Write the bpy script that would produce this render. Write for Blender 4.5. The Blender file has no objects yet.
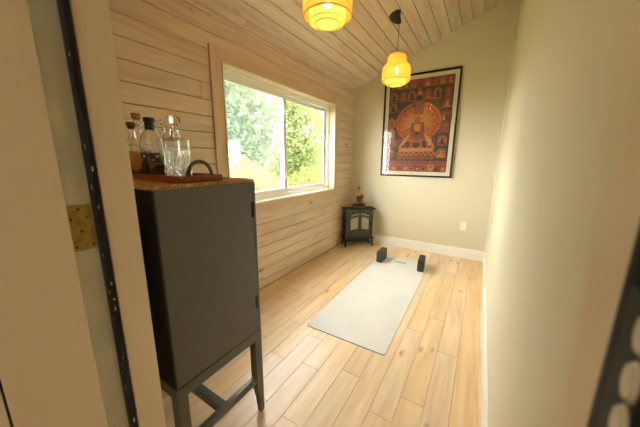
import bpy, bmesh, math, random
from mathutils import Vector, Matrix
random.seed(7)
PI = math.pi
C = bpy.context.scene.collection
sc = bpy.context.scene

# ------------------------------------------------------------------ measures
XL, XR, YB, YF = -1.8645, 0.1525, 4.044, 0.335      # room faces: left, right, back, front
ZC, SL = 2.433, 0.387                                 # ceiling height at the left wall, slope
ANG = math.atan(SL)
WY0, WY1, WZ0, WZ1 = 1.51, 3.365, 0.93, 2.085        # window opening
DX0, DX1 = -0.815, 0.112                              # doorway
def ceil_z(x): return ZC + SL * (x - XL)

# ------------------------------------------------------------------ materials
def srgb(r, g, b):
    f = lambda c: (c/255/12.92) if c/255 <= .04045 else ((c/255+.055)/1.055)**2.4
    return (f(r), f(g), f(b), 1)
def newmat(name):
    m = bpy.data.materials.new(name); m.use_nodes = True
    nt = m.node_tree; b = nt.nodes['Principled BSDF']
    return m, nt, b
def N(nt, t, **kw):
    n = nt.nodes.new(t)
    for k, v in kw.items():
        if k in n.inputs: n.inputs[k].default_value = v
        else: setattr(n, k, v)
    return n
def L(nt, a, b): nt.links.new(a, b)
def plain(name, col, rough=.6, metal=0, vary=.04, scale=30, bump=0, coat=0, spec=.5):
    m, nt, b = newmat(name)
    tc = N(nt, 'ShaderNodeTexCoord'); no = N(nt, 'ShaderNodeTexNoise', Scale=scale, Detail=4)
    L(nt, tc.outputs['Object'], no.inputs['Vector'])
    hs = N(nt, 'ShaderNodeHueSaturation'); hs.inputs['Color'].default_value = col
    mr = N(nt, 'ShaderNodeMapRange'); mr.inputs['From Min'].default_value = .3; mr.inputs['From Max'].default_value = .7
    mr.inputs['To Min'].default_value = 1-vary; mr.inputs['To Max'].default_value = 1+vary
    L(nt, no.outputs['Fac'], mr.inputs['Value']); L(nt, mr.outputs['Result'], hs.inputs['Value'])
    L(nt, hs.outputs['Color'], b.inputs['Base Color'])
    b.inputs['Roughness'].default_value = rough; b.inputs['Metallic'].default_value = metal
    b.inputs['Coat Weight'].default_value = coat; b.inputs['Specular IOR Level'].default_value = spec
    if bump:
        bp = N(nt, 'ShaderNodeBump', Strength=bump, Distance=.002)
        L(nt, no.outputs['Fac'], bp.inputs['Height']); L(nt, bp.outputs['Normal'], b.inputs['Normal'])
    return m
def wood(name, c_light, c_mid, c_dark, rough=.55, tone=.12, knots=1.0, gscale=1.0, contrast=.5, hue=0.0, spec=.5):
    """boards run along local X; every board (mesh island) has a grain and a tone of its own"""
    m, nt, b = newmat(name)
    tc = N(nt, 'ShaderNodeTexCoord'); ge = N(nt, 'ShaderNodeNewGeometry')
    rnd = ge.outputs['Random Per Island']
    comb = N(nt, 'ShaderNodeCombineXYZ')
    for i, k in enumerate((53.1, 31.7, 17.3)):
        mu = N(nt, 'ShaderNodeMath', operation='MULTIPLY'); mu.inputs[1].default_value = k
        L(nt, rnd, mu.inputs[0]); L(nt, mu.outputs[0], comb.inputs[i])
    add = N(nt, 'ShaderNodeVectorMath', operation='ADD')
    L(nt, tc.outputs['Object'], add.inputs[0]); L(nt, comb.outputs[0], add.inputs[1])
    def scaled(s):
        mp = N(nt, 'ShaderNodeMapping'); mp.inputs['Scale'].default_value = s
        L(nt, add.outputs[0], mp.inputs['Vector']); return mp.outputs['Vector']
    n1 = N(nt, 'ShaderNodeTexNoise', Scale=1, Detail=5, Roughness=.6, Distortion=.6)
    L(nt, scaled((1.6*gscale, 16*gscale, 16*gscale)), n1.inputs['Vector'])
    # cathedral rings: bands of a slowly varying field
    n0 = N(nt, 'ShaderNodeTexNoise', Scale=1, Detail=1, Roughness=.4)
    L(nt, scaled((.35*gscale, 6*gscale, 6*gscale)), n0.inputs['Vector'])
    m9 = N(nt, 'ShaderNodeMath', operation='MULTIPLY'); m9.inputs[1].default_value = 55
    L(nt, n0.outputs['Fac'], m9.inputs[0])
    sn = N(nt, 'ShaderNodeMath', operation='SINE'); L(nt, m9.outputs[0], sn.inputs[0])
    n2 = N(nt, 'ShaderNodeTexNoise', Scale=1, Detail=3)
    L(nt, scaled((6, 150, 150)), n2.inputs['Vector'])
    a1 = N(nt, 'ShaderNodeMath', operation='MULTIPLY_ADD'); a1.inputs[1].default_value = .12*contrast; 
    L(nt, sn.outputs[0], a1.inputs[0]); L(nt, n1.outputs['Fac'], a1.inputs[2])
    a2 = N(nt, 'ShaderNodeMath', operation='MULTIPLY_ADD'); a2.inputs[1].default_value = .35
    L(nt, n2.outputs['Fac'], a2.inputs[0]); L(nt, a1.outputs[0], a2.inputs[2])
    cr = N(nt, 'ShaderNodeValToRGB'); e = cr.color_ramp.elements
    e[0].position = .52-.25*(1.3-contrast); e[0].color = c_dark
    e[1].position = .95; e[1].color = c_light
    x = e.new(.70); x.color = c_mid
    L(nt, a2.outputs[0], cr.inputs['Fac'])
    # knots
    vo = N(nt, 'ShaderNodeTexVoronoi', Scale=1); vo.inputs['Randomness'].default_value = 1
    nd = N(nt, 'ShaderNodeTexNoise', Scale=25, Detail=2)
    L(nt, add.outputs[0], nd.inputs['Vector'])
    vm = N(nt, 'ShaderNodeVectorMath', operation='MULTIPLY_ADD'); vm.inputs[1].default_value = (.10, .10, .10)
    L(nt, nd.outputs['Color'], vm.inputs[0]); L(nt, scaled((2.6, 7.5, 7.5)), vm.inputs[2])
    L(nt, vm.outputs[0], vo.inputs['Vector'])
    kr = N(nt, 'ShaderNodeMapRange'); kr.inputs['From Min'].default_value = .05; kr.inputs['From Max'].default_value = .16
    kr.inputs['To Min'].default_value = .75*knots; kr.inputs['To Max'].default_value = 0
    L(nt, vo.outputs['Distance'], kr.inputs['Value'])
    # only some cells carry a knot
    sep = N(nt, 'ShaderNodeSeparateColor'); L(nt, vo.outputs['Color'], sep.inputs['Color'])
    gt = N(nt, 'ShaderNodeMath', operation='GREATER_THAN'); gt.inputs[1].default_value = .50
    L(nt, sep.outputs[0], gt.inputs[0])
    km = N(nt, 'ShaderNodeMath', operation='MULTIPLY'); L(nt, kr.outputs['Result'], km.inputs[0]); L(nt, gt.outputs[0], km.inputs[1])
    mx = N(nt, 'ShaderNodeMix', data_type='RGBA')
    L(nt, km.outputs[0], mx.inputs['Factor']); L(nt, cr.outputs['Color'], mx.inputs['A'])
    mx.inputs['B'].default_value = (c_dark[0]*.35, c_dark[1]*.3, c_dark[2]*.28, 1)
    hs = N(nt, 'ShaderNodeHueSaturation')
    mr = N(nt, 'ShaderNodeMapRange'); mr.inputs['To Min'].default_value = 1-tone; mr.inputs['To Max'].default_value = 1+tone
    L(nt, rnd, mr.inputs['Value']); L(nt, mr.outputs['Result'], hs.inputs['Value'])
    if hue:
        wn = N(nt, 'ShaderNodeTexWhiteNoise', noise_dimensions='1D'); L(nt, rnd, wn.inputs['W'])
        mh = N(nt, 'ShaderNodeMapRange'); mh.inputs['To Min'].default_value = 1-hue; mh.inputs['To Max'].default_value = 1+hue
        L(nt, wn.outputs['Value'], mh.inputs['Value']); L(nt, mh.outputs['Result'], hs.inputs['Saturation'])
    L(nt, mx.outputs['Result'], hs.inputs['Color']); L(nt, hs.outputs['Color'], b.inputs['Base Color'])
    b.inputs['Roughness'].default_value = rough; b.inputs['Specular IOR Level'].default_value = spec
    bp = N(nt, 'ShaderNodeBump', Strength=.12, Distance=.001)
    L(nt, a2.outputs[0], bp.inputs['Height']); L(nt, bp.outputs['Normal'], b.inputs['Normal'])
    return m
def emit(name, col, s):
    m, nt, b = newmat(name); b.inputs['Base Color'].default_value = col
    b.inputs['Emission Color'].default_value = col; b.inputs['Emission Strength'].default_value = s
    return m
def glass(name, col=(1, 1, 1, 1), rough=0.0, ior=1.48):
    m, nt, b = newmat(name); b.inputs['Base Color'].default_value = col
    b.inputs['Transmission Weight'].default_value = 1; b.inputs['Roughness'].default_value = rough
    b.inputs['IOR'].default_value = ior
    # light passes to what lies behind
    return m
def pane(name, tint=(.96, .98, .97, 1), refl=1.0):
    """a thin sheet of glass: clear, with the reflection glass has"""
    m, nt, b = newmat(name); out = nt.nodes['Material Output']
    tr = N(nt, 'ShaderNodeBsdfTransparent'); tr.inputs[0].default_value = tint
    gl = N(nt, 'ShaderNodeBsdfGlossy'); gl.inputs['Roughness'].default_value = .01
    fr = N(nt, 'ShaderNodeFresnel', IOR=1.5)
    mu = N(nt, 'ShaderNodeMath', operation='MULTIPLY'); mu.inputs[1].default_value = refl
    ge = N(nt, 'ShaderNodeNewGeometry'); fb = N(nt, 'ShaderNodeMath', operation='SUBTRACT'); fb.inputs[0].default_value = 1
    L(nt, ge.outputs['Backfacing'], fb.inputs[1]); m2 = N(nt, 'ShaderNodeMath', operation='MULTIPLY')
    L(nt, fr.outputs[0], m2.inputs[0]); L(nt, fb.outputs[0], m2.inputs[1]); L(nt, m2.outputs[0], mu.inputs[0])
    mix = N(nt, 'ShaderNodeMixShader'); L(nt, mu.outputs[0], mix.inputs[0]); L(nt, tr.outputs[0], mix.inputs[1]); L(nt, gl.outputs[0], mix.inputs[2])
    L(nt, mix.outputs[0], out.inputs['Surface']); nt.nodes.remove(b)
    return m
def amber(name):
    m, nt, b = newmat(name); out = nt.nodes['Material Output']; nt.nodes.remove(b)
    tr = N(nt, 'ShaderNodeBsdfTransparent'); tr.inputs[0].default_value = (1, .72, .30, 1)
    tl = N(nt, 'ShaderNodeBsdfTranslucent'); tl.inputs[0].default_value = (1, .52, .12, 1)
    gl = N(nt, 'ShaderNodeBsdfGlossy'); gl.inputs['Roughness'].default_value = .05; gl.inputs['Color'].default_value = (1, .8, .5, 1)
    mix = N(nt, 'ShaderNodeMixShader'); mix.inputs[0].default_value = .4; L(nt, tr.outputs[0], mix.inputs[1]); L(nt, tl.outputs[0], mix.inputs[2])
    mx = N(nt, 'ShaderNodeMixShader'); mx.inputs[0].default_value = .08; L(nt, mix.outputs[0], mx.inputs[1]); L(nt, gl.outputs[0], mx.inputs[2])
    L(nt, mx.outputs[0], out.inputs['Surface']); return m
def veil(name, col, dens):
    """a haze sheet: mostly clear, milky light mixed in as pale translucent colour"""
    m, nt, b = newmat(name); out = nt.nodes['Material Output']; nt.nodes.remove(b)
    tr = N(nt, 'ShaderNodeBsdfTransparent'); tl = N(nt, 'ShaderNodeBsdfTranslucent'); tl.inputs[0].default_value = col
    mix = N(nt, 'ShaderNodeMixShader'); mix.inputs[0].default_value = dens
    L(nt, tr.outputs[0], mix.inputs[1]); L(nt, tl.outputs[0], mix.inputs[2]); L(nt, mix.outputs[0], out.inputs['Surface'])
    return m
def translucent(name, col, tcol, mixf, vary=.2, scale=8):
    m, nt, b = newmat(name); out = nt.nodes['Material Output']
    tc = N(nt, 'ShaderNodeTexCoord'); no = N(nt, 'ShaderNodeTexNoise', Scale=scale); L(nt, tc.outputs['Object'], no.inputs['Vector'])
    mr = N(nt, 'ShaderNodeMapRange'); mr.inputs['From Min'].default_value = .3; mr.inputs['From Max'].default_value = .7
    mr.inputs['To Min'].default_value = 1-vary; mr.inputs['To Max'].default_value = 1+vary
    L(nt, no.outputs['Fac'], mr.inputs['Value'])
    hs = N(nt, 'ShaderNodeHueSaturation'); hs.inputs['Color'].default_value = col; L(nt, mr.outputs['Result'], hs.inputs['Value'])
    L(nt, hs.outputs['Color'], b.inputs['Base Color']); b.inputs['Roughness'].default_value = .7
    b.inputs['Specular IOR Level'].default_value = .2
    tl = N(nt, 'ShaderNodeBsdfTranslucent'); tl.inputs[0].default_value = tcol
    mix = N(nt, 'ShaderNodeMixShader'); mix.inputs[0].default_value = mixf
    L(nt, b.outputs[0], mix.inputs[1]); L(nt, tl.outputs[0], mix.inputs[2]); L(nt, mix.outputs[0], out.inputs['Surface'])
    return m

M = dict(
    pine=wood('whitewashed_pine', srgb(228, 213, 192), srgb(217, 198, 174), srgb(188, 164, 138), rough=.6, tone=.05, knots=1.1, contrast=.32),
    pine_ceiling=wood('whitewashed_pine_ceiling', srgb(222, 208, 186), srgb(212, 194, 170), srgb(182, 156, 128), rough=.6, tone=.06, knots=.6, contrast=.35),
    pine_clean=wood('pine_casing', srgb(224, 202, 174), srgb(214, 190, 160), srgb(196, 166, 132), rough=.6, tone=.01, knots=0, contrast=.3),
    oak=wood('oak_floor', srgb(236, 214, 184), srgb(226, 198, 158), srgb(202, 168, 126), rough=.33, tone=.06, knots=.9, contrast=.42, gscale=.9, hue=.15),
    backing=plain('board_backing', srgb(70, 46, 28), .9),
    wallpaint=plain('wall_paint', srgb(216, 209, 182), .55, vary=.01, scale=40),
    wallpaint_b=plain('wall_paint_back', srgb(214, 206, 180), .6, vary=.01, scale=40),
    jamb=plain('jamb_paint', srgb(222, 206, 182), .5, vary=.02, scale=5),
    jambwhite=plain('rebate_paint', srgb(206, 206, 190), .5, vary=.07, scale=14, bump=.3),
    white=plain('white_trim_paint', srgb(240, 238, 230), .4, vary=.01),
    vinyl=plain('white_vinyl', srgb(238, 240, 238), .35, vary=.01),
    rubber=plain('black_rubber', srgb(20, 18, 15), .7, vary=.3, scale=60),
    brass=plain('brass_plate', srgb(170, 142, 66), .5, .4, vary=.35, scale=60),
    screw=plain('old_screw', srgb(96, 70, 34), .5, .5),
    pale_metal=plain('pale_metal', srgb(190, 184, 160), .45, .3, vary=.15),
    cabinet=plain('cabinet_paint', srgb(88, 90, 82), .42, vary=.05, scale=20),
    cabinet_back=plain('cabinet_back_board', srgb(26, 26, 24), .7),
    black=plain('black_metal', srgb(22, 22, 22), .45, .3),
    blackplastic=plain('black_plastic', srgb(28, 27, 26), .5),
    stove=plain('stove_iron', srgb(74, 78, 68), .5, .1, vary=.12, scale=40),
    stove_dark=plain('stove_dark_iron', srgb(44, 46, 40), .6, .1),
    mat=plain('mat_rubber', srgb(214, 214, 208), .75, vary=.045, scale=4.5, spec=.3),
    mat_edge=plain('mat_underside', srgb(70, 62, 52), .8),
    logo=plain('mat_logo', srgb(112, 116, 110), .8),
    foam=plain('block_foam', srgb(62, 63, 60), .8, vary=.08, scale=80),
    tray=wood('tray_wood', srgb(178, 108, 62), srgb(150, 84, 46), srgb(104, 54, 30), rough=.4, tone=.05, knots=0, contrast=.6, gscale=2),
    jute=plain('jute', srgb(196, 150, 108), .95, vary=.45, scale=90, bump=.8),
    iron=plain('handle_iron', srgb(92, 84, 72), .45, .5),
    cork=plain('cork', srgb(166, 122, 78), .9, vary=.15, scale=150),
    cork_dark=plain('dark_cork', srgb(120, 74, 46), .9, vary=.15, scale=150),
    glass=glass('clear_glass'),
    crystal=glass('crystal_glass', ior=1.54),
    whisky=amber('amber_liquor'),
    label_dark=plain('dark_label', srgb(44, 40, 36), .6),
    label_pale=plain('pale_label_print', srgb(196, 178, 140), .6),
    seal=plain('black_seal', srgb(26, 25, 24), .35),
    pane=pane('window_glass'),
    pane_pic=pane('picture_glass', (1, 1, 1, 1), 1.3),
    haze=veil('milky_haze', (.72, .80, .78, 1), .020),
    stoveglass=plain('stove_glass_pale_reflection', srgb(168, 158, 140), .25, vary=.12, scale=6),  # pale because light reflected in the panes is put into the colour
    bead=plain('stove_bead', srgb(196, 186, 166), .4),
    bamboo=translucent('bamboo_strip', srgb(251, 226, 152), srgb(253, 226, 144), .6),
    bamboo_rim=translucent('bamboo_rim', srgb(240, 196, 106), srgb(246, 190, 90), .4),
    bulb=emit('lit_bulb', srgb(255, 226, 160), 50),
    gold=plain('statue_gold', srgb(190, 150, 80), .32, .6, vary=.15, scale=30),
    robe=plain('statue_robe', srgb(66, 42, 32), .4, .3, vary=.25, scale=40),
    plate=plain('outlet_plastic', srgb(240, 236, 222), .35, vary=.01),
    slot=plain('outlet_slot', srgb(60, 56, 50), .6),
    bark=plain('bark', srgb(92, 76, 58), .9, vary=.2),
    leaf=translucent('leaf_green', srgb(118, 128, 82), srgb(140, 152, 88), .4, .25, 1.2),
    leaf_dark=translucent('leaf_deep', srgb(92, 106, 80), srgb(114, 132, 92), .4, .25, 1.2),
    leaf_yellow=translucent('leaf_yellow_green', srgb(108, 120, 62), srgb(130, 148, 70), .4, .3, 1.2),
    grass=plain('lawn', srgb(90, 104, 60), .9, vary=.25, scale=3),
    panel_bar=plain('panel_bar_grey', srgb(92, 98, 98), .6),
    panel_pane=plain('panel_pane_grey', srgb(126, 132, 134), .5),
    p_bg=plain('print_background', srgb(44, 38, 30), .6, vary=.3, scale=25),
    p_red=plain('print_red', srgb(118, 50, 34), .6, vary=.25, scale=40),
    p_pink=plain('print_rose', srgb(142, 78, 60), .6, vary=.2, scale=40),
    p_or=plain('print_orange', srgb(160, 76, 30), .6, vary=.18, scale=22),
    p_gold=plain('print_gold', srgb(176, 122, 46), .6, vary=.2, scale=50),
    p_dark=plain('print_dark', srgb(36, 24, 20), .6, vary=.2, scale=40),
    p_mat=plain('passepartout', srgb(226, 214, 188), .8, vary=.01),
)

# ------------------------------------------------------------------ mesh helpers
class MB:
    def __init__(s): s.v = []; s.f = []; s.mi = []
    def add(s, vs, fs, mi=0):
        o = len(s.v); s.v += [tuple(v) for v in vs]; s.f += [tuple(i+o for i in f) for f in fs]; s.mi += [mi]*len(fs); return s
    def box(s, x0, x1, y0, y1, z0, z1, mi=0, mat=None):
        vs = [Vector(p) for p in ((x0,y0,z0),(x1,y0,z0),(x1,y1,z0),(x0,y1,z0),(x0,y0,z1),(x1,y0,z1),(x1,y1,z1),(x0,y1,z1))]
        if mat: vs = [mat @ v for v in vs]
        return s.add(vs, [(0,3,2,1),(4,5,6,7),(0,1,5,4),(1,2,6,5),(2,3,7,6),(3,0,4,7)], mi)
    def cbox(s, x0, x1, y0, y1, z0, z1, c=.003, mi=0):
        """board whose top (z1) edges are chamfered"""
        c = min(c, (x1-x0)*.3, (y1-y0)*.3)
        vs = [(x0,y0,z0),(x1,y0,z0),(x1,y1,z0),(x0,y1,z0),(x0,y0,z1-c),(x1,y0,z1-c),(x1,y1,z1-c),(x0,y1,z1-c),
              (x0+c,y0+c,z1),(x1-c,y0+c,z1),(x1-c,y1-c,z1),(x0+c,y1-c,z1)]
        fs = [(0,3,2,1),(8,9,10,11)]
        for a, b in ((0,1),(1,2),(2,3),(3,0)): fs += [(a,b,b+4,a+4),(a+4,b+4,b+8,a+8)]
        return s.add(vs, fs, mi)
    def rbox(s, x0, x1, y0, y1, z0, z1, r=.01, n=4, mi=0, top=None):
        """box with rounded vertical edges"""
        pts = []
        for cx, cy, a0 in ((x1-r,y1-r,0),(x0+r,y1-r,PI/2),(x0+r,y0+r,PI),(x1-r,y0+r,1.5*PI)):
            for i in range(n+1):
                a = a0+i/n*PI/2; pts.append((cx+r*math.cos(a), cy+r*math.sin(a)))
        k = len(pts); vs = [(p[0],p[1],z0) for p in pts]+[(p[0],p[1],z1) for p in pts]
        s.add(vs, [tuple(range(k-1,-1,-1))]+[(i,(i+1)%k,(i+1)%k+k,i+k) for i in range(k)], mi)
        return s.add([(p[0],p[1],z1) for p in pts], [tuple(range(k))], mi if top is None else top)
    def tube(s, pts, r, n=8, mi=0, closed=False, cap=True):
        pts = [Vector(p) for p in pts]; k = len(pts); rs = r if isinstance(r, (list, tuple)) else [r]*k
        o = len(s.v); prev = None
        for i, p in enumerate(pts):
            if closed: t = pts[(i+1)%k]-pts[i-1]
            else: t = pts[min(i+1,k-1)]-pts[max(i-1,0)]
            t.normalize()
            if prev is None:
                a = Vector((0,0,1)) if abs(t.z) < .9 else Vector((1,0,0)); u = t.cross(a).normalized()
            else: u = (prev-t*prev.dot(t)).normalized()
            prev = u; w = t.cross(u)
            for j in range(n):
                a = 2*PI*j/n; s.v.append(tuple(p+rs[i]*(math.cos(a)*u+math.sin(a)*w)))
        for i in range(k if closed else k-1):
            for j in range(n):
                a = o+i*n+j; b = o+i*n+(j+1)%n; i2 = (i+1)%k
                s.f.append((a, b, o+i2*n+(j+1)%n, o+i2*n+j)); s.mi.append(mi)
        if cap and not closed:
            s.f.append(tuple(o+j for j in range(n-1,-1,-1))); s.f.append(tuple(o+(k-1)*n+j for j in range(n))); s.mi += [mi, mi]
        return s
    def lathe(s, prof, n=32, c=(0,0), mi=0, shape=None, close=False):
        """prof: (r, z) from bottom to top; shape(theta, r, z) -> r"""
        o = len(s.v); k = len(prof)
        for r, z in prof:
            for j in range(n):
                a = 2*PI*j/n; rr = shape(a, r, z) if shape else r
                s.v.append((c[0]+rr*math.cos(a), c[1]+rr*math.sin(a), z))
        for i in range(k-1):
            for j in range(n):
                a = o+i*n+j; b = o+i*n+(j+1)%n
                s.f.append((a, b, b+n, a+n)); s.mi.append(mi)
        if prof[0][0] > 1e-5: s.f.append(tuple(o+j for j in range(n-1,-1,-1))); s.mi.append(mi)
        if prof[-1][0] > 1e-5: s.f.append(tuple(o+(k-1)*n+j for j in range(n))); s.mi.append(mi)
        return s
    def poly(s, pts, mi=0): return s.add(pts, [tuple(range(len(pts)))], mi)
    def build(s, name, mats, parent=None, smooth=False, bevel=0, auto=None):
        me = bpy.data.meshes.new(name); me.from_pydata(s.v, [], s.f)
        for m in (mats if isinstance(mats, (list, tuple)) else [mats]): me.materials.append(m)
        for p, i in zip(me.polygons, s.mi): p.material_index = i; p.use_smooth = smooth
        me.validate(); me.update()
        if auto is not None:
            for p in me.polygons: p.use_smooth = True
            me.set_sharp_from_angle(angle=math.radians(auto))
        o = bpy.data.objects.new(name, me); C.objects.link(o)
        if parent: o.parent = parent
        if bevel:
            b = o.modifiers.new('bevel', 'BEVEL'); b.width = bevel; b.segments = 2; b.limit_method = 'ANGLE'; b.angle_limit = .6
        return o
def tag(o, label, cat, group=None, kind=None):
    o['label'] = label; o['category'] = cat
    if group: o['group'] = group
    if kind: o['kind'] = kind
    return o
def struct(o): o['kind'] = 'structure'; return o
def empty(name, loc=(0,0,0), rz=0):
    o = bpy.data.objects.new(name, None); C.objects.link(o); o.location = loc; o.rotation_euler = (0,0,rz); o.empty_display_size = .05; return o
def copy_tree(o, parent=None):
    c = o.copy(); C.objects.link(c); c.parent = parent
    for ch in [x for x in list(bpy.data.objects) if x.parent == o]: copy_tree(ch, c)
    return c

# ------------------------------------------------------------------ setting: boards
def boards(name, u0, u1, v0, v1, edges, mat, basis, origin, gap=.004, t=.014, hole=None, lmin=.5, lmax=2.2, back=.02, chamfer=.003, joints=None, margin=(0,0,0,0)):
    m = MB(); es = [e for e in edges if v0 < e < v1]; es = [v0]+es+[v1]
    def rects(a0, a1, b0, b1):
        if not hole or a1 <= hole[0] or a0 >= hole[1] or b1 <= hole[2] or b0 >= hole[3]: return [(a0,a1,b0,b1)]
        out = []
        if a0 < hole[0]: out.append((a0, hole[0], b0, b1))
        if a1 > hole[1]: out.append((hole[1], a1, b0, b1))
        c0, c1 = max(a0, hole[0]), min(a1, hole[1])
        if b0 < hole[2]: out.append((c0, c1, b0, hole[2]))
        if b1 > hole[3]: out.append((c0, c1, hole[3], b1))
        return out
    for i, (a, b) in enumerate(zip(es[:-1], es[1:])):
        cuts = [u0]; x = u0-random.uniform(0, lmax*.8)
        if joints and i in joints: cuts += joints[i]
        else:
            while True:
                x += random.uniform(lmin, lmax)
                if x >= u1-.12: break
                if x > u0+.12: cuts.append(x)
        cuts.append(u1)
        for c, d in zip(cuts[:-1], cuts[1:]):
            for r in rects(c+gap*.3, d-gap*.3, a+gap/2, b-gap/2):
                if r[1]-r[0] > .01 and r[3]-r[2] > .01: m.cbox(*r, -t, 0, chamfer)
    nb = len(m.f)
    for r in rects(u0-margin[0], u1+margin[1], v0-margin[2], v1+margin[3]): m.box(r[0], r[1], r[2], r[3], -t-back, -t+.001, mi=1)
    o = m.build(name, [mat, M['backing']])
    mw = Matrix((basis[0], basis[1], basis[2])).transposed().to_4x4(); mw.translation = origin
    o.matrix_world = mw
    return struct(o)
cs, sn = math.cos(ANG), math.sin(ANG)
# floor boards run into the room
fe = [.006+.127*i for i in range(-1, 16)]
FJ = {1:[1.1,2.4],2:[.75,1.846,2.9],3:[1.33,2.253,3.4],4:[1.15,2.0,3.1],5:[.8,2.6],6:[.6,1.33,3.2],7:[.877,2.2,3.6],8:[.5,1.24,3.3],9:[.9,1.5,2.7],10:[1.205,2.1,3.3],11:[.8,1.575,2.6,3.3],12:[1.3,2.25,3.0]}
boards('floor', YF-.0, YB, -XR, -XL, fe, M['oak'], ((0,1,0),(-1,0,0),(0,0,1)), (0,0,0), gap=.0013, t=.015, lmin=.35, lmax=1.3, back=.06, joints=FJ, chamfer=.0015, margin=(0,.1,.1,.1))
boards('wall_left', YF, YB, 0, ZC, [.698+.1215*k for k in range(-6, 15)], M['pine'], ((0,1,0),(0,0,1),(1,0,0)), (XL,0,0),
       gap=.0045, hole=(WY0-.01, WY1+.01, WZ0-.01, WZ1+.01), back=.11, lmin=2.6, lmax=4.5, margin=(.3,.12,.2,.02))
SLEN = (XR-XL)/cs
xg = [-.081, -.195, -.309, -.422, -.536, -.649]
ce = [(x-XL)/cs for x in xg]+[(-.649-XL-.114*k)/cs for k in range(1, 12)]+[(.033-XL)/cs, (.147-XL)/cs]
boards('ceiling', YF-.35, YB, -.008, SLEN, sorted(ce), M['pine_ceiling'], ((0,1,0),(cs,0,sn),(sn,0,-cs)), (XL,0,ZC), gap=.005, back=.15, lmin=1.4, lmax=3.4, margin=(0,.15,.13,.16))
# painted walls
def wallbox(name, x0, x1, y0, y1, z0, z1, mat): return struct(MB().box(x0, x1, y0, y1, z0, z1).build(name, mat))
def slopewall(name, y0, y1, x0, x1, mat, z0=0, extra=.0):
    m = MB(); vs = []
    for y in (y0, y1): vs += [(x0,y,z0),(x1,y,z0),(x1,y,ceil_z(x1)+extra),(x0,y,ceil_z(x0)+extra)]
    m.add(vs, [(0,1,2,3),(7,6,5,4),(0,4,5,1),(1,5,6,2),(2,6,7,3),(3,7,4,0)])
    return struct(m.build(name, mat))
slopewall('wall_back', YB, YB+.15, XL-.14, XR, M['wallpaint_b'], -.1, extra=.08)
wallbox('wall_right', XR, XR+.15, YF, YB+.15, -.1, 3.36, M['wallpaint'])
# the wall the doorway is in: left, over and right of the opening
DZ = 2.06
m = MB()
for x0, x1, z0 in ((XL-.14, DX0-.02, 0), (DX0-.02, DX1+.02, DZ+.02), (DX1+.02, XR+.15, 0)):
    vs = []
    for y in (.0, YF): vs += [(x0,y,z0),(x1,y,z0),(x1,y,min(ceil_z(x1), 3.3)),(x0,y,ceil_z(x0))]
    m.add(vs, [(0,1,2,3),(7,6,5,4),(0,4,5,1),(1,5,6,2),(2,6,7,3),(3,7,4,0)])
struct(m.build('wall_front', M['wallpaint']))

# baseboards with a stepped top
def baseboard(name, p0, p1, nrm, h=.140):
    p0, p1, nrm = Vector(p0), Vector(p1), Vector(nrm)
    prof = [(0,0),(.015,0),(.015,h-.028),(.0125,h-.024),(.0125,h-.018),(.008,h-.006),(.005,h),(0,h)]
    k = len(prof); vs = [p0+nrm*a+Vector((0,0,b)) for a, b in prof]+[p1+nrm*a+Vector((0,0,b)) for a, b in prof]
    fs = [tuple(range(k)), tuple(range(2*k-1, k-1, -1))]+[(i, i+k, (i+1)%k+k, (i+1)%k) for i in range(k)]
    o = MB().add(vs, fs).build(name, M['white'])
    bm = bmesh.new(); bm.from_mesh(o.data); bmesh.ops.recalc_face_normals(bm, faces=bm.faces); bm.to_mesh(o.data); bm.free()
    return struct(o)
baseboard('baseboard_back', (XL+.001, YB, 0), (XR-.015, YB, 0), (0,-1,0))
baseboard('baseboard_right', (XR, YF+.001, 0), (XR, YB, 0), (-1,0,0))

struct(MB().box(XR-.009, XR, YB-.009, YB, .141, 2.70).build('trim_5', M['white']))
# ------------------------------------------------------------------ doorway: jambs, stops, weatherstrips, plates
def jamb(name, X, s, plates):
    """s = +1: face looks towards +X (left jamb); -1: right jamb"""
    def bx(m, a, b, y0, y1, z0, z1, mi=0): m.box(min(X+s*a, X+s*b), max(X+s*a, X+s*b), y0, y1, z0, z1, mi)
    m = MB()
    bx(m, -.02, 0, .04, YF, 0, DZ)                        # the rebate board itself
    j = struct(m.build(name, M['jambwhite']))
    m = MB(); bx(m, 0, .014, .262, YF+.001, 0, DZ); m.build('door_stop', M['jamb'], j, bevel=.002)
    m = MB(); bx(m, 0, .012, .045, .1945, 0, DZ); m.build('outer_lining', M['jamb'], j, bevel=.002)
    m = MB(); pts = []
    bx(m, 0, .018, .2435, .2600, 0, DZ)
    m.tube([(X+s*.015, .2475, 0), (X+s*.015, .2475, DZ)], .005, 8)
    w = m.build('weatherstrip', M['rubber'], j)
    m = MB(); rr = random.Random(3)
    for i in range(26 if s > 0 else 0):
        z = rr.uniform(.3, 2.0); y = rr.choice((.244, .249)); d = rr.uniform(.002, .005)
        bx(m, .018, .0188, y, y+d, z, z+d*rr.uniform(1, 3))
    if s > 0: m.build('paint_fleck', M['jambwhite'], w)
    return j
J = jamb('trim_1', DX0, 1, None)
# dark line and the casing of the other side
m = MB().box(DX0-.02, DX0+.004, .041, .045, 0, DZ); m.build('dark_joint', M['rubber'], J)
m = MB().box(DX0-.02, DX0+.010, -.06, .041, 0, DZ); m.build('outer_casing', M['jamb'], J, bevel=.002)
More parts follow.
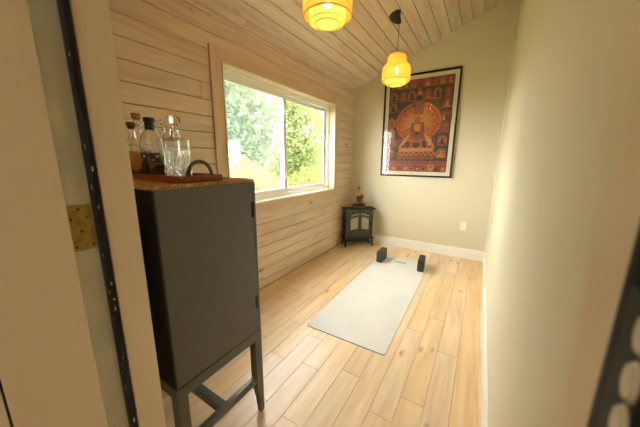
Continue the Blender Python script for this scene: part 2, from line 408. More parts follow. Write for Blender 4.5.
# brass plate with screws
pl = MB().box(DX0, DX0+.0022, .1945, .2395, 1.120, 1.232).build('lock_plate', M['brass'], J)
for y, z in ((.216, 1.222), (.216, 1.168), (.230, 1.200), (.202, 1.130), (.234, 1.130), (.2, 1.20)):
    m = MB(); m.tube([(DX0+.002, y, z), (DX0+.0034, y, z)], .0035, 10); m.build('screw', M['screw'], pl)
J2 = jamb('trim_2', DX1, -1, None)
m = MB()
m.box(DX1-.0205, DX1, .205, .2425, 1.0, 1.262)
lk = m.build('strike_plate', M['rubber'], J2)
for zc in (1.243, 1.211, 1.180, 1.149, 1.118):
    m = MB(); a_ = [2*PI*i/14 for i in range(14)]; pt = [(.214+.0075*math.cos(t), zc+.0145*math.sin(t)) for t in a_]
    m.v = [(DX1-.0204, y, z) for y, z in pt]+[(DX1-.0235, .214+(y-.214)*.8, zc+(z-zc)*.8) for y, z in pt]
    m.f = [tuple(range(27, 13, -1))]+[(i, (i+1)%14, (i+1)%14+14, i+14) for i in range(14)]; m.mi = [0]*15
    m.build('lug', M['pale_metal'], lk)
struct(MB().box(DX0-.02, DX1+.02, .04, YF, DZ, DZ+.02).build('trim_3', M['jamb']))
struct(MB().box(DX0, DX1, .04, YF, -.03, .004).build('trim_4', M['oak']))

# ------------------------------------------------------------------ the hall behind the camera
HW = M['wallpaint']
struct(MB().box(-2.2, 1.2, -2.6, 0.04, -.12, 0).build('floor_hall', M['oak']))
struct(MB().box(-2.2, 1.2, -2.7, -2.6, 0, 2.5).build('wall_hall_back', HW))
struct(MB().box(-2.3, -2.2, -2.6, 0.0, 0, 2.5).build('wall_hall_left', HW))
struct(MB().box(1.2, 1.3, -2.6, 0.0, 0, 2.5).build('wall_hall_right', HW))
struct(MB().box(-2.3, 1.3, -2.7, .0, 2.5, 2.6).build('ceiling_hall', M['white']))
struct(MB().box(XR+.15, 1.3, 0, .1, 0, 2.6).build('wall_hall_front', HW))
struct(MB().box(-2.3, XL-.14, 0, .1, 0, 2.6).build('wall_hall_corner', HW))

# ------------------------------------------------------------------ window
m = MB()
xo = XL+.018; ci = .1
def frame_rect(m, x0, x1, y0, y1, z0, z1, w, mi=0, wb=None, wt=None):
    wb = w if wb is None else wb; wt = w if wt is None else wt
    m.box(x0, x1, y0, y0+w, z0, z1, mi); m.box(x0, x1, y1-w, y1, z0, z1, mi)
    m.box(x0, x1, y0+w, y1-w, z0, z0+wb, mi); m.box(x0, x1, y0+w, y1-w, z1-wt, z1, mi)
XG = XL-.075       # inner face of the vinyl frame
m = MB(); frame_rect(m, XG-.06, XG, WY0, WY1, WZ0, WZ1, .035, wb=.04, wt=.04)
# sash tracks step
frame_rect(m, XG, XG+.012, WY0, WY1, WZ0, WZ1, .016)
W = struct(m.build('window_1', M['vinyl'], bevel=.002))
# reveal boards lining the opening, with a pale front edge
m = MB()
frame_rect(m, XG-.05, XL+.024, WY0-.012, WY1+.012, WZ0-.012, WZ1+.012, .0125)
m.build('reveal', M['pine_clean'], W)
m = MB(); frame_rect(m, XL+.0185, XL+.0265, WY0-.009, WY1+.009, WZ0-.009, WZ1+.009, .0085, wb=.016)
m.build('bead', M['white'], W)
# casing
for nm, a in (('side_casing', (XL, xo, WY0-.112, WY0-.012, WZ0-.112, WZ1+.112)), ('side_casing', (XL, xo, WY1+.012, WY1+.112, WZ0-.112, WZ1+.112)),
              ('top_casing', (XL, xo, WY0-.012, WY1+.012, WZ1+.012, WZ1+.112)), ('bottom_casing', (XL, xo, WY0-.012, WY1+.012, WZ0-.112, WZ0-.012))):
    mm = MB(); x0, x1, y0, y1, z0, z1 = a
    # built in local X = along the grain
    if z1-z0 > y1-y0:
        mm.box(z0, z1, y0, y1, x0, x1); o = mm.build(nm, M['pine_clean'], W, bevel=.002)
        o.matrix_local = Matrix(((0,0,1,0),(0,1,0,0),(1,0,0,0),(0,0,0,1)))
        bm = bmesh.new(); bm.from_mesh(o.data); bmesh.ops.reverse_faces(bm, faces=bm.faces); bm.to_mesh(o.data); bm.free()
    else:
        mm.box(y0, y1, z0, z1, x0, x1); o = mm.build(nm, M['pine_clean'], W, bevel=.002)
        o.matrix_local = Matrix(((0,0,1,0),(1,0,0,0),(0,1,0,0),(0,0,0,1)))
YM = 2.385
def sash(name, x, y0, y1, glassmat):
    m = MB(); frame_rect(m, x-.026, x, y0, y1, WZ0+.04, WZ1-.04, .048, wb=.05, wt=.045)
    s = m.build(name, M['vinyl'], W, bevel=.003)
    MB().box(x-.016, x-.012, y0+.03, y1-.03, WZ0+.08, WZ1-.075).build('glass_pane', glassmat, s)
    return s
s1 = sash('sash', XG-.004, WY0+.035, YM+.03, M['pane'])
s2 = sash('sash', XG-.032, YM-.025, WY1-.035, M['pane'])
MB().box(XG-.066, XG-.065, WY0+.03, YM, WZ0+.035, WZ1-.035).build('haze_sheet', M['haze'], W)  # added sheet outside the left sash, gives the pane a milky haze
for z in (1.16, 1.87):
    m = MB(); m.rbox(XG-.004, XG+.010, YM-.004, YM+.018, z-.035, z+.035, .004)
    m.build('latch', M['white'], s1, bevel=.002)

# ------------------------------------------------------------------ outdoors
def tree(name, label, cat, base, h, blobs, nleaf, size, mat, seed, trunk=True):
    r = random.Random(seed); root = empty(name, base); tag(root, label, cat)
    m = MB()
    for cx, cy, cz, rx, ry, rz in blobs:
        k = int(nleaf*rx*ry/sum(b[3]*b[4] for b in blobs))
        for _ in range(k):
            while True:
                p = Vector((r.uniform(-1,1), r.uniform(-1,1), r.uniform(-1,1)))
                if .15 < p.length < 1: break
            p = p*(.55+.45*p.length) if p.length < .7 else p
            q = Vector((cx+p.x*rx, cy+p.y*ry, cz+p.z*rz))
            a = Vector((r.gauss(0,1), r.gauss(0,1), r.gauss(0,1))).normalized(); b = a.orthogonal().normalized()
            b = (Matrix.Rotation(r.uniform(0,6.28), 3, a) @ b); c = a.cross(b); s_ = size*r.uniform(.6, 1.3)
            m.poly([q-b*s_, q-c*s_*.45, q+b*s_, q+c*s_*.45])
    m.build('foliage', mat, root)
    if trunk:
        m = MB(); m.tube([(0,0,0),(.05,.02,h*.4),(-.04,.05,h*.8)], [.16,.12,.05], 10)
        for i in range(7):
            a = r.uniform(0, 6.28); z = h*r.uniform(.35,.7); l = h*.28
            m.tube([(0,0,z),(l*.5*math.cos(a), l*.5*math.sin(a), z+l*.4),(l*math.cos(a), l*math.sin(a), z+l)], [.06,.04,.015], 6)
        m.build('trunk', M['bark'], root)
    return root
GZ = -.9
struct(MB().box(-60, XL-.16, -20, 60, GZ-.1, GZ).build('ground', M['grass']))
tree('leafy_tree', 'tall pale green leafy tree filling the left window pane', 'tree', (-8.6, 7.2, GZ), 7, [(0,0,4.2,1.9,1.75,2.6),(.5,-.4,2.4,1.3,1.3,1.4),(-.3,.3,5.6,1.3,1.3,1.5)], 19000, .12, M['leaf_dark'], 1)
tree('leafy_tree', 'bright green tree behind the middle bars of the window', 'tree', (-8.3, 10.9, GZ), 6, [(0,0,3.4,1.6,1.65,2.5),(.3,.2,2.0,1.3,1.3,1.5),(0,.1,5.0,1.1,1.2,1.2)], 14000, .09, M['leaf'], 3)
tree('leafy_tree', 'light green tree with white sky beside it in the right window pane', 'tree', (-8.2, 14.9, GZ), 6, [(0,0,3.0,1.6,1.9,2.0),(.4,.5,1.6,1.5,1.6,1.5),(-.4,-.9,4.6,.9,.9,.9)], 12000, .10, M['leaf'], 4)
tree('garden_bush', 'low yellow-green bush behind the bottom of the left window pane', 'bush', (-4.9, 4.1, GZ), 1.5, [(0,0,1.1,.9,1.0,1.3),(-.2,.9,.85,.9,.9,1.2)], 9000, .055, M['leaf_yellow'], 5, False)
tree('garden_bush', 'yellow-green bush behind the bottom of the right window pane', 'bush', (-5.0, 7.7, GZ), 1.5, [(0,0,.85,1.0,1.2,1.25),(-.3,-.9,.7,.9,.9,1.1),(0,1.4,.9,1.0,1.2,1.2)], 9000, .06, M['leaf_yellow'], 6, False)
tree('garden_hedge', 'long green hedge far behind the trees outside', 'hedge', (-14.5, 16, GZ), 1.5, [(0,i*2.2-13,1.6,1.2,1.6,2.2) for i in range(13)], 18000, .14, M['leaf'], 8, False)

pn = empty('paned_panel', (-6.5, 5.25, GZ)); tag(pn, 'small pale paned shape at the left edge of the window view', 'garden panel')  # pale paned shape, built as bars and panes beyond the window
m = MB(); hz = 2.78
for y in (0, .235, .45): m.box(-.03, .03, y, y+.05, 0, hz)
for z in (1.95, 2.42, hz-.05): m.box(-.029, .029, .05, .235, z, z+.05); m.box(-.029, .029, .285, .45, z, z+.05)
m.build('frame', M['panel_bar'], pn)
for y0, y1 in ((.05, .235), (.285, .45)):
    for z0, z1 in ((2.0, 2.42), (2.47, hz-.05)): MB().box(-.006, .006, y0+.001, y1-.001, z0+.001, z1-.001).build('pane', M['panel_pane'], pn)

# ------------------------------------------------------------------ cabinet
cab = empty('bar_cabinet', (-.878, .416, 0)); tag(cab, 'tall dark grey-green bar cabinet on legs standing by the doorway', 'cabinet')
CW, CD, Z0, Z1 = .80, .441, .497, 1.243
m = MB(); m.box(-CW, 0, .006, CD-.020, Z0, Z1); m.box(-CW+.01, -.006, .012, CD-.026, Z0-.0044, Z0, 1)
m.build('body', [M['cabinet'], M['cabinet_back']], cab, bevel=.002)
MB().box(-CW+.004, -.0008, 0, .0058, Z0+.003, Z1-.003).build('back_panel', M['cabinet_back'], cab)
for x0, x1, kx in ((-CW+.001, -CW/2-.0015, -CW/2-.04), (-CW/2+.0015, -.001, -CW/2+.04)):
    d = MB().box(x0, x1, CD-.018, CD, Z0+.002, Z1-.002).build('door', M['cabinet'], cab, bevel=.0015)
    m = MB(); m.tube([(kx, CD, .88), (kx, CD+.012, .88), (kx, CD+.022, .88)], [.005, .006, .011], 14); m.build('knob', M['black'], d, smooth=True)
for z0, z1 in ((1.084-.002, 1.153+.002), (.622, .688)):
    m = MB(); m.box(-.003, .0015, CD-.030, CD-.021, z0, z1); m.tube([(.0025, CD-.019, z0), (.0025, CD-.019, z1)], .0035, 10)
    m.build('hinge', M['black'], cab)
LW = .042
m = MB()   # apron frame of the stand
m.box(-CW, 0, 0, .022, Z0-.052, Z0-.0045); m.box(-CW, 0, CD-.022, CD, Z0-.052, Z0-.0045)
m.box(-.022, 0, .022, CD-.022, Z0-.052, Z0-.0045); m.box(-CW, -CW+.022, .022, CD-.022, Z0-.052, Z0-.0045)
m.build('apron', M['cabinet'], cab, bevel=.001)
for ix in (0, 1):
    for iy in (0, 1):
        xa, xb = ((-LW, .0006), (-CW-.0006, -CW+LW))[ix]; 
        m = MB(); secs = []
        for z, w in ((Z0-.0045, LW), (.24, LW), (.17, LW*.95), (.09, LW*.72), (0, LW*.58)):
            ya, yb = ((-.0006, w), (CD-w, CD+.0006))[iy]
            x0, x1 = ((-w, .0006), (-CW-.0006, -CW+w))[ix]
            secs.append([(x0,ya,z),(x1,ya,z),(x1,yb,z),(x0,yb,z)])
        vs = [p for s_ in secs for p in s_]; fs = [(0,1,2,3), (19,18,17,16)]
        for k in range(4):
            for j in range(4): a = k*4+j; b = k*4+(j+1)%4; fs.append((a, a+4, b+4, b))
        m.add(vs, fs); m.build('leg', M['cabinet'], cab, bevel=.001)
for x0, x1 in ((-.030, -.006), (-CW+.006, -CW+.030)):
    MB().box(x0, x1, LW-.002, CD-LW+.002, .190, .228).build('side_stretcher', M['cabinet'], cab, bevel=.001)
MB().box(-CW+.030, -.030, CD/2-.032, CD/2+.006, .190, .228).build('middle_stretcher', M['cabinet'], cab, bevel=.001)

# jute runner with a knotted fringe
rn = empty('jute_runner', (-.878, .416, Z1)); tag(rn, 'brown jute runner with knotted fringe lying on the cabinet top', 'table runner')
m = MB(); nx, ny = 50, 24; rr = random.Random(5)
x0, x1, y0, y1 = -.70, -.004, .004, .436
for i in range(nx+1):
    for j in range(ny+1):
        m.v.append((x0+(x1-x0)*i/nx, y0+(y1-y0)*j/ny, .0045+rr.uniform(0, .0012)))
for i in range(nx):
    for j in range(ny):
        a = i*(ny+1)+j; m.f.append((a, a+ny+1, a+ny+2, a+1)); m.mi.append(0)
rim = [i*(ny+1) for i in range(nx+1)]+[nx*(ny+1)+j for j in range(1, ny+1)]+[i*(ny+1)+ny for i in range(nx-1, -1, -1)]+[j for j in range(ny-1, 0, -1)]
off = len(m.v); 
for k in rim: v = m.v[k]; m.v.append((v[0], v[1], .0004))
n_ = len(rim)
for k in range(n_): m.f.append((rim[k], off+k, off+(k+1)%n_, rim[(k+1)%n_])); m.mi.append(0)
m.build('cloth', M['jute'], rn)
m = MB()
def knot(x, y, dx, dy):
    l = rr.uniform(.010, .018); w = rr.uniform(-.004, .004)
    m.tube([(x, y, .005), (x+dx*l*.5+w*dy, y+dy*l*.5+w*dx, .0075+rr.uniform(0,.003)), (x+dx*l+w*dy, y+dy*l+w*dx, .002)],
           [rr.uniform(.003,.0045), rr.uniform(.0045,.0068), .002], 6)
for i in range(44): knot(x1-.006-rr.uniform(0,.003), y0+(y1-y0)*(i+.5)/44, 1, 0)
for i in range(90): knot(x0+(x1-x0)*(i+.5)/90, y0+.006, 0, -1)
for i in range(90): knot(x0+(x1-x0)*(i+.5)/90, y1-.008, 0, 1)
m.build('fringe', M['jute'], rn)

# tray
TX1, TX0, TY0, TY1, TZ = -.978, -1.64, .556, .762, Z1+.0065
tr = empty('serving_tray', ((TX0+TX1)/2, (TY0+TY1)/2, TZ)); tag(tr, 'brown wooden tray with dark iron handles holding the bottles on the cabinet', 'tray')
hx, hy = (TX1-TX0)/2, (TY1-TY0)/2
MB().box(-hx, hx, -hy, hy, 0, .008).build('base', M['tray'], tr)
m = MB(); m.box(-hx, hx, -hy, -hy+.010, .0081, .0285); m.box(-hx, hx, hy-.010, hy, .0081, .0285)
m.box(-hx, -hx+.010, -hy+.010, hy-.010, .0081, .0285); m.box(hx-.010, hx, -hy+.010, hy-.010, .0081, .0285)
m.build('rim', M['tray'], tr, bevel=.002)
for sx in (1, -1):
    pts = []
    R_ = .053
    x = sx*(hx-.005)
    pts.append((x, -R_, .022))
    for k in range(15): a = PI-PI*k/14; pts.append((x, R_*math.cos(a), .026+.058*math.sin(a)))
    pts.append((x, R_, .022))
    m = MB(); m.tube(pts, .0072, 10)
    for s_ in (-1, 1): m.tube([(x, s_*R_, .0285), (x, s_*R_, .033)], .009, 12)
    m.build('handle', M['iron'], tr, auto=40)

# ------------------------------------------------------------------ bottles
BZ = TZ+.0085
def sq(p):   # superellipse section
    return lambda a, r, z: r/((abs(math.cos(a))**p+abs(math.sin(a))**p)**(1/p))
def vessel(name, label, x, y, outer, wall, mat, liquid=None, shape=None, n=40, rz=0, flat=False):
    root = empty(name, (x, y, BZ), rz); tag(root, label, 'bottle' if 'bottle' in name else 'decanter')
    m = MB(); inner = [(max(r-wall, .001), z) for r, z in outer]
    inner[0] = (inner[0][0], outer[0][1]+wall*1.8)
    prof = list(outer)+[(inner[-1][0], outer[-1][1])]+inner[::-1][1:]+[(0.00001, inner[0][1])]
    m.lathe([(0.00001, outer[0][1])]+prof, n, shape=shape)
    g = m.build('glass_body', mat, root, smooth=not flat)
    if liquid:
        zs = liquid; lp = [(0.00001, inner[0][1]+.0004)]; pr = None
        for r, z in inner:
            if z <= zs: lp.append((r-.0006, max(z, inner[0][1]+.0004))); pr = (r, z)
            else:
                t = (zs-pr[1])/(z-pr[1]); lp.append((pr[0]+(r-pr[0])*t-.0006, zs)); break
        lp.append((0.00001, zs))
        MB().lathe(lp, n, shape=shape).build('liquor', M['whisky'], root, smooth=False)
    return root
# 1: amber bottle with a dark cork, half behind the door jamb
b1 = vessel('liquor_bottle', 'amber-filled bottle with dark brown cork, leftmost on the tray by the jamb', -1.432, .622,
            [(.036,0),(.038,.004),(.038,.13),(.036,.145),(.022,.17),(.0135,.187),(.0125,.217),(.0150,.222),(.0150,.230)], .0025, M['glass'], .118, n=32)
MB().lathe([(.0105,.220),(.011,.230),(.017,.2305),(.017,.250),(.0155,.252)], 24).build('cork', M['cork_dark'], b1, smooth=False)
# 2: clear round decanter with a cork ball neck
b2 = vessel('corked_decanter', 'clear glass bottle with pale cork stopper and bulging neck on the tray', -1.556, .705,
            [(.040,0),(.042,.004),(.042,.145),(.038,.170),(.022,.200),(.0135,.218),(.0135,.232),(.022,.244),(.0235,.254),(.019,.267),(.013,.277),(.0155,.283),(.0155,.288)], .0025, M['glass'], .048, n=32)
MB().lathe([(.0110,.280),(.0120,.288),(.021,.2885),(.0215,.310),(.020,.313)], 24).build('cork', M['cork'], b2)
# 3: square bottle with black cap and dark label
b3 = vessel('liquor_bottle', 'square clear bottle with black cap and dark label, a little amber liquor inside', -1.276, .628,
            [(.037,0),(.039,.004),(.039,.148),(.036,.168),(.026,.190),(.0195,.202),(.0165,.212),(.0165,.232)], .003, M['glass'], .048, shape=sq(5), n=48)
MB().lathe([(.0185,.208),(.0195,.212),(.0195,.236),(.0185,.2405)], 32).build('neck_seal', M['seal'], b3)
MB().lathe([(.0200,.241),(.0225,.242),(.0225,.258),(.021,.260)], 32).build('cap', M['seal'], b3)
m = MB(); m.box(.0388, .0396, -.034, .010, .068, .110, 0); m.box(.0397, .0400, -.008, .006, .090, .100, 1); m.box(.0397, .0400, -.030, -.014, .076, .080, 1)
m.box(-.028, .026, -.0396, -.0388, .068, .110, 0); m.box(-.004, .016, -.0400, -.0397, .088, .102, 1); m.box(-.020, -.010, -.0400, -.0397, .074, .082, 1)
m.build('label', [M['label_dark'], M['label_pale']], b3)
# cut crystal decanters
def cut(a, r, z):
    p = 6; base = r/((abs(math.cos(a))**p+abs(math.sin(a))**p)**(1/p))
    if r < .03 or z < .002: return base if r >= .03 else r
    k = 0
    if z < .055: k = .0026*(abs(math.sin(10*a+z*150))+abs(math.sin(10*a-z*150))-1)
    elif z < .125: k = -.0026*abs(math.sin(10*a))*(1-(z-.055)/.07*.6)
    return base+k
def crystal(label, x, y, rz, w, hb):
    prof = [(w*.97,0),(w,.004)]+[(w, .004+(hb-.008)*i/22) for i in range(1, 23)]+[(w*.93,hb),(w*.55,hb+.008),(.020,hb+.016),(.0145,hb+.028),(.0145,hb+.042),(.0200,hb+.048),(.0205,hb+.051)]
    b = vessel('crystal_decanter', label, x, y, prof, .005, M['crystal'], None, shape=cut, n=80, rz=rz, flat=True)
    z0 = hb+.052
    st = MB().lathe([(.011,z0-.014),(.0125,z0),(.012,z0+.006),(.023,z0+.014),(.0255,z0+.030),(.023,z0+.040),(.012,z0+.043)], 10, shape=None).build('stopper', M['crystal'], b)
    return b
crystal('cut crystal decanter with white-lit stopper, just right of the black-capped bottle', -1.288, .709, .03, .039, .170)
crystal('cut crystal decanter with clear stopper, rightmost on the tray beside the handle', -1.128, .655, .15, .041, .165)

# ------------------------------------------------------------------ pendant lamps
def shade_mesh(m, prof, n, w):
    """helical bamboo strips in both directions along a (r,z) profile"""
    # resample by length
    pts = [Vector((r, z)) for r, z in prof]; segs = []
    tot = sum((b-a).length for a, b in zip(pts[:-1], pts[1:])); K = 26; out = []
    for i in range(K+1):
        d = tot*i/K
        for a, b in zip(pts[:-1], pts[1:]):
            l = (b-a).length
            if d <= l+1e-9: out.append(a+(b-a)*(d/l)); break
            d -= l
    while len(out) < K+1: out.append(pts[-1])
    for sgn in (1, -1):
        for j in range(n):
            o = len(m.v)
            for i, p in enumerate(out):
                th = 2*PI*j/n+sgn*(i/K*tot)/.145*.75
                da = w/2/p.x; r = p.x+(.0012 if (i+j+(sgn > 0)) % 2 else -.0006)
                for s_ in (-1, 1): m.v.append((r*math.cos(th+s_*da), r*math.sin(th+s_*da), p.y))
            for i in range(K):
                a = o+2*i; m.f.append((a, a+1, a+3, a+2)); m.mi.append(0)
def ring(m, r, z, t, mi=0, n=40): m.tube([(r*math.cos(2*PI*i/n), r*math.sin(2*PI*i/n), z) for i in range(n)], t, 6, mi, closed=True)
def pendant(x, y, label):
    zc = ceil_z(x)
    root = empty('pendant_lamp', (x, y, 0)); tag(root, label, 'pendant lamp', 'bamboo pendant lamps')
    # ceiling cup
    m = MB(); m.lathe([(.008,zc-.118),(.024,zc-.112),(.046,zc-.088),(.057,zc-.050),(.057,zc-.014)], 28, shape=None); m.v = [(vx-.050*min(1, (vz-zc+.118)/.05), vy, vz) for vx, vy, vz in m.v]
    # trim the cup to the slope
    m2 = MB(); m2.v = [(vx, vy, min(vz, zc+SL*vx-.001) if vz > zc-.02 else min(vz, zc+SL*vx-.004)) for vx, vy, vz in m.v]; m2.f = m.f; m2.mi = m.mi
    # the top ring meets the sloped ceiling
    n = 28; top = [len(m2.v)-n+i for i in range(n)]
    for i in top: vx, vy, vz = m2.v[i]; m2.v[i] = (vx, vy, zc+SL*vx-.0015)
    m2.build('ceiling_cup', M['blackplastic'], root, auto=50)
    MB().tube([(0,0,zc-.117), (0,0,2.375)], .0028, 8).build('cord', M['blackplastic'], root)
    MB().lathe([(.017,2.30),(.019,2.305),(.019,2.360),(.008,2.376)], 20).build('lamp_holder', M['blackplastic'], root, smooth=False)
    m = MB(); m.lathe([(.0001,2.205),(.014,2.208),(.026,2.22),(.030,2.238),(.026,2.258),(.016,2.28),(.013,2.2995)], 20); m.build('bulb', M['bulb'], root, smooth=True)
    outer = [(.138,2.160),(.141,2.168),(.142,2.20),(.142,2.262),(.136,2.294),(.118,2.314),(.098,2.328),(.093,2.342),(.094,2.382),(.084,2.404),(.060,2.414)]
    inner = [(.072,2.122),(.092,2.125),(.102,2.132),(.106,2.150),(.106,2.200),(.096,2.26),(.076,2.300)]
    m = MB(); shade_mesh(m, outer, 64, .0085); s = m.build('outer_shade', M['bamboo'], root)
    m = MB(); shade_mesh(m, inner, 52, .0075); s2 = m.build('inner_shade', M['bamboo'], root)
    for r_, z_, t_ in ((.138, 2.159, .0045), (.142, 2.19, .002), (.094, 2.334, .003), (.060, 2.415, .004)): m = MB(); ring(m, r_, z_, t_); m.build('hoop', M['bamboo_rim'], s, smooth=True)
    for r_, z_, t_ in ((.072, 2.121, .0035), (.103, 2.133, .0025)): m = MB(); ring(m, r_, z_, t_); m.build('hoop', M['bamboo_rim'], s2, smooth=True)
    m = MB()
    for k in range(3):
        a = 2*PI*k/3; m.tube([(.018*math.cos(a), .018*math.sin(a), 2.352), (.060*math.cos(a), .060*math.sin(a), 2.414)], .0015, 6)
    m.build('spider', M['blackplastic'], root)
    return root
pendant(-.885, 2.93, 'lit woven bamboo pendant lamp with black cup and cord, hanging before the framed picture')
pendant(-.872, 1.480, 'lit woven bamboo pendant lamp cut off by the top edge, nearest the doorway')

# ------------------------------------------------------------------ framed picture
PX0, PX1, PZ0, PZ1 = -1.368, -.366, 1.114, 2.528
pw, ph = PX1-PX0, PZ1-PZ0
pic = empty('framed_picture', (PX0, YB, PZ0)); tag(pic, 'large black framed red and gold devotional print hanging on the back wall', 'picture')
fw, fd = .022, .034
m = MB(); m.box(0, fw, -fd, 0, 0, ph); m.box(pw-fw, pw, -fd, 0, 0, ph); m.box(fw, pw-fw, -fd, 0, 0, fw); m.box(fw, pw-fw, -fd, 0, ph-fw, ph)
m.build('frame', M['black'], pic, bevel=.002)
MB().box(fw, pw-fw, -.010, 0, fw, ph-fw).build('passepartout', M['p_mat'], pic)
MB().box(fw, pw-fw, -.0265, -.0245, fw, ph-fw).build('picture_glass', M['pane_pic'], pic)
bx0, bx1, bz0, bz1 = .073, pw-.073, .073, ph-.073
aw, ah = bx1-bx0, bz1-bz0
m = MB(); LV = [0]
def P(u, v, k=1): return (bx0+u*aw, -.0105-.0002*k, bz0+v*ah)
def fp(pts, mi, k): m.poly([P(u, v, k) for u, v in pts][::1], mi)
BG, RED, PINK, ORG, GLD, DRK = range(6)
def ell(cu, cv, ru, rv, mi, k, n=28, a0=0, a1=2*PI): fp([(cu+ru*math.cos(a0+(a1-a0)*i/n), cv+rv*math.sin(a0+(a1-a0)*i/n)) for i in range(n if a1-a0 > 6.2 else n+1)], mi, k)
def rect(u0, u1, v0, v1, mi, k): fp([(u0,v0),(u1,v0),(u1,v1),(u0,v1)], mi, k)
def arch(cu, v0, w, h, mi, k):
    fp([(cu-w/2, v0), (cu+w/2, v0)]+[(cu+w/2*math.cos(a), v0+h*.55+h*.45*math.sin(a)) for a in [PI*i/10 for i in range(11)]], mi, k)
def sitter(cu, v0, w, h, c1, c2, k=3):      # a small cross-legged figure: knees, trunk, head, halo
    ell(cu, v0+h*.68, w*.24, h*.20, c2, k, 14)
    fp([(cu-w*.42, v0+h*.08), (cu+w*.42, v0+h*.08), (cu+w*.36, v0+h*.22), (cu+w*.14, v0+h*.30), (cu+w*.20, v0+h*.56), (cu-w*.20, v0+h*.56), (cu-w*.14, v0+h*.30), (cu-w*.36, v0+h*.22)], c1, k+1)
    ell(cu, v0+h*.68, w*.12, h*.12, c1, k+2, 12)
rect(0, 1, 0, 1, BG, 0)
rp = random.Random(11)
# red band at the top and small bands
rect(0, 1, .905, 1, RED, 1)
for i in range(9): arch(.06+i*.11, .912, .095, .080, PINK if i % 2 else RED, 2); sitter(.06+i*.11, .912, .085, .075, DRK if i in (4,) else (GLD, PINK)[i % 3 == 0], RED if i % 2 else PINK)
for i, u in enumerate((.08, .235, .375, .63, .77, .92)):
    arch(u, .775, .125, .115, RED if i % 2 else PINK, 2); sitter(u, .780, .11, .10, PINK if i % 2 else DRK, ORG if i % 2 else RED)
for i, (u, v) in enumerate(((.08,.665),(.92,.675),(.065,.50),(.935,.545),(.065,.39),(.93,.425),(.90,.29),(.72,.285),(.09,.28),(.24,.275),(.90,.155),(.08,.155))):
    arch(u, v, .145, .105, (PINK, RED)[i % 2], 2); sitter(u, v, .125, .098, (DRK, GLD, RED)[i % 3], (ORG, PINK)[i % 2])
# the great disc
ell(.5, .545, .375, .225, DRK, 2, 48); ell(.5, .545, .365, .218, ORG, 3, 48); ell(.5, .545, .315, .188, RED, 4, 48); ell(.5, .545, .30, .178, ORG, 5, 48)
for i in range(30):                          # radiating arms
    a = -.35+(PI+.7)*i/29; l = .17+.06*(i % 3)
    ca, sa = math.cos(a), math.sin(a); q = .006+.003*(i % 2)
    fp([(.5+.05*ca-q*sa, .53+.03*sa+q*ca*.7), (.5+l*ca-q*sa, .53+l*.62*sa+q*ca*.7), (.5+(l+.02)*ca, .53+(l+.02)*.62*sa), (.5+l*ca+q*sa, .53+l*.62*sa-q*ca*.7), (.5+.05*ca+q*sa, .53+.03*sa-q*ca*.7)], GLD, 6+i % 3)
    ell(.5+(l+.03)*ca, .53+(l+.03)*.62*sa, .011, .008, (GLD, RED, DRK)[i % 3], 9, 8)
# central figure
fp([(.5,.93),(.555,.86),(.60,.76),(.58,.70),(.42,.70),(.40,.76),(.445,.86)], RED, 9); fp([(.5,.91),(.535,.85),(.57,.77),(.43,.77),(.465,.85)], PINK, 10)
ell(.5, .80, .05, .032, DRK, 11, 16); ell(.5, .85, .03, .02, GLD, 11, 16); ell(.5, .735, .055, .040, PINK, 11, 18); ell(.5, .665, .075, .055, RED, 11, 20); ell(.5, .665, .058, .044, PINK, 12, 20)
ell(.5, .575, .10, .06, GLD, 12, 24); ell(.5, .575, .06, .035, ORG, 13, 18)
fp([(.40,.545),(.60,.545),(.62,.42),(.57,.35),(.53,.38),(.5,.33),(.47,.38),(.43,.35),(.38,.42)], RED, 13)
fp([(.44,.53),(.56,.53),(.545,.45),(.455,.45)], GLD, 14); ell(.5, .425, .035, .022, DRK, 14, 12)
for s_ in (-1, 1):
    fp([(.5+s_*.06,.37),(.5+s_*.085,.37),(.5+s_*.10,.27),(.5+s_*.06,.27)], ORG, 14)
    fp([(.5+s_*.10,.44),(.5+s_*.22,.36),(.5+s_*.30,.27),(.5+s_*.27,.27),(.5+s_*.16,.34)], GLD, 13)
# throne: petals and zigzag bands
rect(.22, .78, .225, .262, GLD, 6)
for i in range(8): ell(.255+i*.07, .262, .03, .018, ORG, 7, 14, 0, PI)
rect(.17, .83, .175, .225, RED, 6)
for i in range(8): u = .19+i*.08; fp([(u,.178),(u+.08,.178),(u+.04,.222)], GLD, 7); fp([(u+.018,.180),(u+.062,.180),(u+.04,.208)], DRK, 8)
rect(.20, .80, .135, .175, BG, 6)
for i in range(8): ell(.235+i*.075, .155, .032, .017, ORG, 7, 14); ell(.235+i*.075, .155, .016, .009, DRK, 8, 12)
rect(.0, 1, .0, .125, RED, 4)
for i in range(11): u = .02+i*.088; fp([(u,.07),(u+.088,.07),(u+.044,.12)], PINK, 5); ell(u+.044, .088, .012, .009, DRK, 6, 10)
for i in range(10): arch(.05+i*.1, .005, .085, .058, (PINK, ORG, RED)[i % 3], 5); ell(.05+i*.1, .032, .02, .015, (DRK, GLD)[i % 2], 6, 10)
for i in range(7): a = 2*PI*i/7; ell(.76+.045*math.cos(a), .05+.028*math.sin(a), .016, .011, GLD, 8, 10)
for i in range(70):                          # scattered gold marks between the figures
    u, v = rp.random(), rp.uniform(.13, .9)
    if ((u-.5)/.39)**2+((v-.545)/.24)**2 > 1: ell(u, v, .007, .005, (GLD, PINK, ORG)[i % 3], 1, 8)
prn = m.build('print', [M['p_bg'], M['p_red'], M['p_pink'], M['p_or'], M['p_gold'], M['p_dark']], pic)

